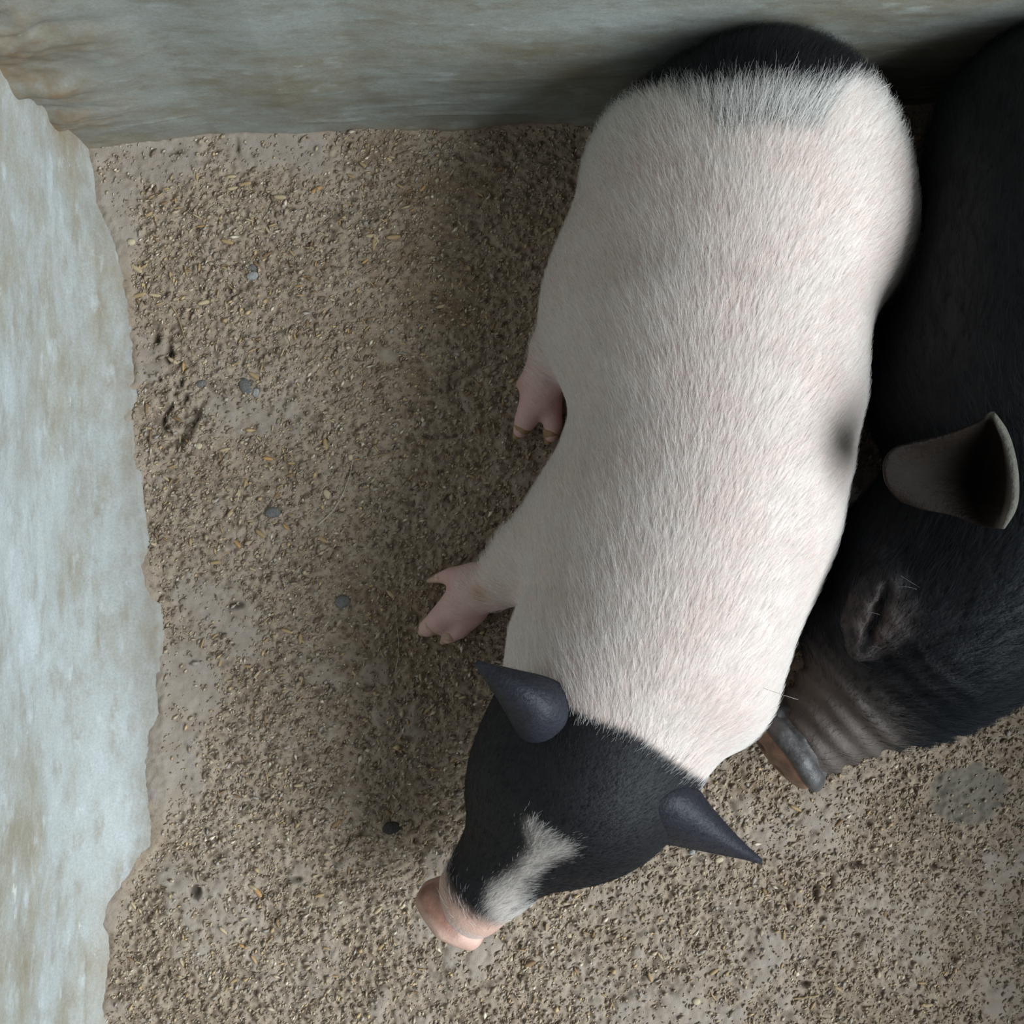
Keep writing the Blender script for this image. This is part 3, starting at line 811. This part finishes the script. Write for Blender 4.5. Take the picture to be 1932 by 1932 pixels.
# ------------------------------------------------------------------ loose grit on the floor
def occupied(x, y):
    return (x < left_x(y) + .001) | (y > back_y(x) - .001)
def grit_cloud():
    N = 150000
    x = rng.uniform(X0 + .02, .62, N); y = rng.uniform(-.72, .42, N)
    u, v = (x - X0) / RES, (y - Y0) / RES
    pt_ = sample2(PATCH, u, v)
    edge = np.exp(-np.maximum(x - left_x(y), 0) / .012) + np.exp(-np.maximum(back_y(x) - y, 0) / .012)
    ok = (~occupied(x, y)) & (rng.random(N) > pt_ * .82) & (rng.random(N) > sample2(SLATE, u, v))
    x, y, pt_ = x[ok], y[ok], pt_[ok]
    Q = np.stack([x, y, np.full(len(x), .002)], 1)
    ok = (field(prims, Q) > .005) & (field(bprims, Q) > .005)
    x, y, pt_ = x[ok], y[ok], pt_[ok]; N = len(x)
    r = np.exp(rng.normal(math.log(.00092), .42, N)); r = np.minimum(r, .0026)
    z = floor_z(x, y) + r * .12
    base = np.array([[1, 0, 0], [-1, 0, 0], [0, 1, 0], [0, -1, 0], [0, 0, 1], [0, 0, -1]], float)
    tri = np.array([[0, 2, 4], [2, 1, 4], [1, 3, 4], [3, 0, 4], [2, 0, 5], [1, 2, 5], [3, 1, 5], [0, 3, 5]])
    base = base * 1.0
    V = base[None] * rng.uniform(.6, 1.2, (N, 6, 1)) * np.stack([r * rng.uniform(1.1, 2.4, N), r * rng.uniform(.6, 1., N), r * rng.uniform(.5, .9, N)], 1)[:, None, :]
    a = rng.normal(.85, .5, N); ca, sa = np.cos(a)[:, None], np.sin(a)[:, None]
    X = V[..., 0] * ca - V[..., 1] * sa + x[:, None]; Y = V[..., 0] * sa + V[..., 1] * ca + y[:, None]; Z = V[..., 2] + z[:, None] + .5 * r[:, None]
    VV = np.stack([X, Y, Z], -1).reshape(-1, 3)
    FF = (tri[None] + 6 * np.arange(N)[:, None, None]).reshape(-1, 3)
    pal = np.array([[.33, .265, .195], [.27, .215, .16], [.42, .34, .245], [.17, .125, .09], [.35, .31, .27], [.45, .33, .19], [.60, .53, .42]])
    k = rng.choice(7, N, p=[.27, .24, .20, .11, .08, .06, .04])
    cc = 1.12 * pal[k] * rng.uniform(.8, 1.2, (N, 1))
    o = mesh_obj('feed_grit', VV, FF, M_GRIT, smooth=False, attrs={'col': np.repeat(cc, 6, 0)})
    tag(o, 'loose feed crumbs and sand grains strewn over the pen floor', 'grit', kind='stuff')
grit_cloud()

# ------------------------------------------------------------------ husk flakes: each one a thing
def husk_mesh(name, l, w, curl, col, split=True):
    n = 7; V = []
    for i in range(n):
        t = i / (n - 1); x = (t - .5) * l
        ww = w * .5 * math.sin(math.pi * min(max(.06 + .88 * t, 0), 1)) ** .6
        for j, s in enumerate((-1, -.4, .4, 1)):
            V.append((x, s * ww, curl * (1 - s * s) * ww * 1.2 + .0004 * math.sin(t * 5 + j)))
    m = len(V); top = [tuple(v) for v in V]; bot = [(a, b, c - .00035) for a, b, c in V]
    F = [tuple(f) for f in grid_faces(n, 4)]
    i = np.arange(m).reshape(n, 4)
    rim = list(np.concatenate([i[0], i[1:, -1], i[-1, -2::-1], i[-2:0:-1, 0]]))
    FF = F + [tuple(q + m for q in f[::-1]) for f in F] + [(a, a + m, b + m, b) for a, b in zip(rim, rim[1:] + rim[:1])]
    me = bpy.data.meshes.new(name); me.from_pydata(top + bot, [], FF); me.update()
    me.polygons.foreach_set('use_smooth', np.ones(len(me.polygons), dtype=bool))
    me.materials.append(col); return me
HM = [plain('tan husk', (.42, .30, .165), .6, .3, (.34, .235, .12), 200), plain('pale husk', (.50, .40, .26), .6, .3, (.42, .32, .19), 200), plain('brown husk', (.28, .18, .10), .65, .25, (.22, .14, .075), 200), plain('orange husk', (.52, .31, .13), .55, .3, (.42, .24, .10), 200)]
HK = []
for m in range(4):
    HK.append([husk_mesh('husk', .0118, .0046, .75, HM[m]), husk_mesh('husk', .0105, .0034, 1.0, HM[m]), husk_mesh('husk', .0125, .0024, 1.1, HM[m])])
def husk(px, py, ang, mat, shape, sc, label, group):
    c = P(px, py); z = float(floor_z(c[0], c[1]))
    o = bpy.data.objects.new('husk', HK[mat][shape])
    o.location = (c[0], c[1], z + .0009)
    o.rotation_euler = (random.uniform(-.25, .25), random.uniform(-.18, .18), ang)
    o.scale = (sc, sc, sc)
    COL.objects.link(o)
    tag(o, label, 'husk', group)
    return o
G_L = 'husk flakes along the lit left wall'
named = [
    (462, 347, .2, 0, 0, 1.0, 'tan husk flake lying topmost in the smooth corner patch'),
    (528, 372, -.1, 1, 0, 1.05, 'pale wide husk flake just below the corner patch'),
    (596, 356, .5, 3, 0, 1.0, 'orange-tan husk flake at the edge of the pig shadow near the back wall'),
    (428, 455, -.25, 0, 0, 1.0, 'tan husk flake above the whitish stone'),
    (258, 507, -.6, 1, 0, 1.1, 'pale husk flake tucked against the left wall foot'),
    (263, 557, .25, 0, 0, 1.1, 'straw-coloured husk flake at the left end of the husk cluster'),
    (291, 556, -.15, 1, 1, 1.1, 'pale husk flake at the right end of the husk cluster'),
    (264, 572, -.9, 2, 0, .8, 'brown husk flake lowest in the husk cluster by the left wall'),
    (384, 569, .3, 1, 0, 1.05, 'wide pale husk flake right of the husk cluster'),
    (478, 708, -.6, 0, 0, 1.0, 'tan husk flake above the long grey pebble'),
    (330, 789, -.5, 2, 1, 1.0, 'brown husk flake lying in the round hollow'),
    (423, 848, .2, 1, 1, 1.0, 'pale husk flake below the round hollow'),
    (486, 1683, -.9, 3, 0, .95, 'bright orange husk flake on bare floor'),
    (422, 1755, -.8, 1, 1, .9, 'pale narrow husk flake below the small dark hole'),
    (458, 1786, -.5, 3, 1, .8, 'orange husk flake next to two pale crumbs'),
    (613, 838, 1.7, 0, 0, 1.0, 'tan husk flake above the curled white bristle'),
    (490, 1007, -.7, 0, 0, 1.0, 'tan husk flake left of the curled white bristle'),
    (607, 1018, -.5, 0, 0, .95, 'tan husk flake below the curled white bristle'),
    (738, 1122, -.75, 1, 0, .9, 'pale husk flake left of the spread front hoof'),
    (1500, 1524, -.5, 0, 1, 1.1, 'tan husk flake under the black pig snout'),
    (1582, 1552, .7, 2, 1, 1.0, 'brown husk flake between snout and grey round spot'),
    (1478, 1762, 1.4, 0, 1, .9, 'yellow-tan husk flake standing on edge below the black ear'),
    (1000, 1820, .3, 2, 0, .95, 'brown husk flake below the pink snout'),
    (1088, 1835, -1.2, 2, 1, .9, 'brown slender husk flake right of the one below the snout'),
    (635, 1553, .7, 2, 0, 1.1, 'brown husk flake in the deep shade left of the head'),
    (705, 460, 1.5, 0, 1, 1.1, 'tan husk flake upright to the wall in upper shade'),
    (742, 447, .1, 0, 0, 1.1, 'tan husk flake in upper shade with its side to the wall'),
]
for (x, y, a, m, s_, k, lb) in named:
    husk(x, y, a, m, s_, k, lb, 'husk flakes on the pen floor')
zones = [(34, (235, 330, 620, 500), 'on lit floor just below the grey corner patch'),
         (34, (255, 500, 600, 700), 'on lit floor level with the husk cluster'),
         (30, (265, 760, 560, 920), 'on lit floor around and below the round hollow'),
         (24, (290, 920, 600, 1200), 'on lit floor level with the curled bristle'),
         (28, (315, 1200, 600, 1560), 'on lit floor where the left wall foot bulges'),
         (48, (640, 265, 1060, 480), 'in the shade close to the back wall'),
         (37, (640, 480, 960, 760), 'in the shade above the hind hoof'),
         (22, (620, 780, 930, 1050), 'in the shade between hind and front hooves'),
         (20, (620, 1200, 880, 1600), 'in the shade between front hoof and pig head'),
         (30, (230, 1620, 800, 1900), 'on the lower floor left of the pink snout'),
         (22, (960, 1740, 1380, 1900), 'on the lower floor under the white pig head'),
         (20, (1400, 1640, 1850, 1900), 'on the lower floor under the black pig head')]
TONE = ['tan', 'pale', 'brown', 'orange']; FORM = ['broad', 'narrow', 'sliver-thin']
for n_, (a, b, c, d), where in zones:
    k = 0
    while k < n_:
        x, y = random.uniform(a, c), random.uniform(b, d)
        w = P(x, y)
        if bool(occupied(np.array([w[0]]), np.array([w[1]]))[0]) or w[0] < left_x(w[1]) + .008: continue
        if field(prims, np.array([[w[0], w[1], .004]]))[0] < .004 or field(bprims, np.array([[w[0], w[1], .004]]))[0] < .004: continue
        if sample2(PATCH, np.array([(w[0] - X0) / RES]), np.array([(w[1] - Y0) / RES]))[0] > .6: continue
        m_, f_ = random.choices(range(4), [.40, .24, .31, .05])[0], random.choices(range(3), [.30, .38, .32])[0]
        husk(x, y, random.uniform(-math.pi, math.pi), m_, f_, random.uniform(.40, .85), '%s %s husk flake %s' % (TONE[m_], FORM[f_], where), '%s %s husk flakes %s' % (TONE[m_], FORM[f_], where))
        k += 1

# ------------------------------------------------------------------ pebbles, straw, bristles
def pebble(px, py, rx, ry, ang, mat, label, seed, h=.6):
    g = np.random.default_rng(seed)
    c = P(px, py); z = float(floor_z(c[0], c[1]))
    ca, sa = math.cos(ang), math.sin(ang)
    rot = np.array([[ca, -sa, 0], [sa, ca, 0], [0, 0, 1.]])
    a, b = R(rx), R(ry); hh = min(a, b) * h
    cc = np.array([c[0], c[1], z + hh * .35])
    pr = [ball(cc, (a, b, hh), .002, rot)]
    for k in range(3):
        d = g.normal(0, 1, 3); d /= np.linalg.norm(d)
        pr.append(ball(cc + rot @ (d * np.array([a, b, hh]) * .45), (a * .6, b * .6, hh * .6), .002, rot))
    V, F = isosurface(pr, max(min(a, b) / 5, .0004))
    o = mesh_obj('pebble', V, F, mat, origin=(c[0], c[1], z))
    tag(o, label, 'pebble', 'pebbles on the pen floor')
PM = [plain('whitish stone', (.42, .42, .40), .7, .3, (.34, .34, .34), 150, bump=(500, .9, .003)), plain('grey stone', (.215, .205, .19), .75, .3, (.15, .15, .15), 150, bump=(500, .9, .003)), plain('dark stone', (.075, .07, .068), .8, .2, (.05, .047, .045), 150, bump=(500, .9, .003)), plain('yellow-white crumb', (.55, .47, .33), .8, .2, (.48, .40, .27), 150)]
for i, (x, y, a, b, an, m, lb) in enumerate([
    (476, 520, 11, 8, .3, 0, 'whitish rough stone in the upper lit floor'),
    (474, 504, 7, 6, 0, 1, 'small grey pebble touching the whitish stone'),
    (514, 967, 15, 10, .1, 1, 'flat grey pebble left of the curled white bristle'),
    (462, 728, 11, 17, .4, 1, 'long grey pebble above the round hollow'),
    (378, 724, 10, 7, .4, 1, 'small green-grey pebble close to the left wall'),
    (375, 842, 7, 6, 0, 3, 'yellow-white crumb below the round hollow'),
    (738, 1562, 17, 12, .2, 2, 'dark stone in the shade left of the head'),
    (616, 932, 6, 9, .4, 3, 'pale crumb above the left end of the bristle'),
    (482, 740, 5, 9, -.3, 0, 'slim white crumb beside the long grey pebble'),
    (250, 459, 7, 6, .0, 3, 'cream crumb at the upper foot of the left wall'),
    (660, 862, 4, 5, .0, 3, 'tiny pale crumb at the upper end of the curled bristle'),
    (645, 1135, 15, 12, .2, 1, 'grey flat pebble in the half shade of the front hoof'),
    (1262, 1538, 6, 5, .2, 3, 'cream crumb right of the collar above the black ear'),
    (1356, 1622, 7, 5, .2, 3, 'cream crumb just under the drooping black ear'),
    (1306, 1608, 5, 4, .2, 0, 'white crumb beneath the drooping black ear'),
    (1312, 1886, 7, 6, .2, 3, 'cream crumb near the bottom edge of the floor'),
    (1076, 1768, 5, 4, .2, 3, 'cream crumb right of the pink snout')]):
    pebble(x, y, a, b, an, PM[m], lb, 100 + i)

def strand(name, pts, r0, r1, mat, label, cat):
    pts = np.array(pts); n = len(pts)
    T = np.gradient(pts, axis=0); T /= np.linalg.norm(T, axis=1)[:, None]
    U = np.cross(T, [0, 0, 1.]); U /= np.linalg.norm(U, axis=1)[:, None]; W = np.cross(U, T)
    V = []; k = 6
    for i in range(n):
        r = r0 + (r1 - r0) * i / (n - 1)
        for j in range(k):
            a = 2 * math.pi * j / k; V.append(pts[i] + r * (math.cos(a) * U[i] + math.sin(a) * W[i]))
    F = [(i * k + j, i * k + (j + 1) % k, (i + 1) * k + (j + 1) % k, (i + 1) * k + j) for i in range(n - 1) for j in range(k)]
    F += [tuple(range(k))[::-1], tuple((n - 1) * k + j for j in range(k))]
    o = mesh_obj(name, V, F, mat, origin=pts[0])
    tag(o, label, cat)
def floor_curve(pp, lift):
    A = np.array([P(x, y) for x, y in pp]); t = np.linspace(0, len(A) - 1, 24); out = []
    for q in t:
        i = min(int(q), len(A) - 2); f = q - i
        p0, p1, p2, p3 = A[max(i - 1, 0)], A[i], A[i + 1], A[min(i + 2, len(A) - 1)]
        c = .5 * (2 * p1 + (p2 - p0) * f + (2 * p0 - 5 * p1 + 4 * p2 - p3) * f * f + (3 * p1 - p0 - 3 * p2 + p3) * f ** 3)
        c[2] = float(floor_z(c[0], c[1])) + lift; out.append(c)
    return out
M_BR = plain('pale bristle', (.62, .58, .50), .4, .4)
M_ST = plain('dry straw', (.40, .29, .16), .7, .25, (.30, .21, .11), 200)
strand('bristle', floor_curve([(600, 990), (625, 966), (645, 935), (658, 900), (664, 868)], .0022), .00032, .00018, M_BR, 'curled white bristle lying on the half-lit floor left of the pig', 'bristle')
strand('bristle', floor_curve([(749, 1185), (752, 1215), (750, 1245), (745, 1270)], .0018), .0003, .00018, M_BR, 'short pale bristle in the shade between front hoof and ear', 'bristle')
strand('straw', floor_curve([(708, 860), (728, 857), (752, 852)], .0016), .0006, .0004, M_ST, 'bent straw bit in the shade left of the hind foot', 'straw')
strand('straw', floor_curve([(1498, 1884), (1520, 1881), (1546, 1877)], .0015), .0009, .0007, M_ST, 'short straw stick at the bottom of the floor', 'straw')
strand('straw', floor_curve([(788, 1668), (797, 1656), (804, 1644)], .0014), .0006, .0004, M_ST, 'thin straw bit just above the pink snout', 'straw')
strand('straw', floor_curve([(325, 580), (336, 600), (350, 640)], .0014), .0007, .0005, M_ST, 'brown straw piece right under the husk cluster', 'straw')
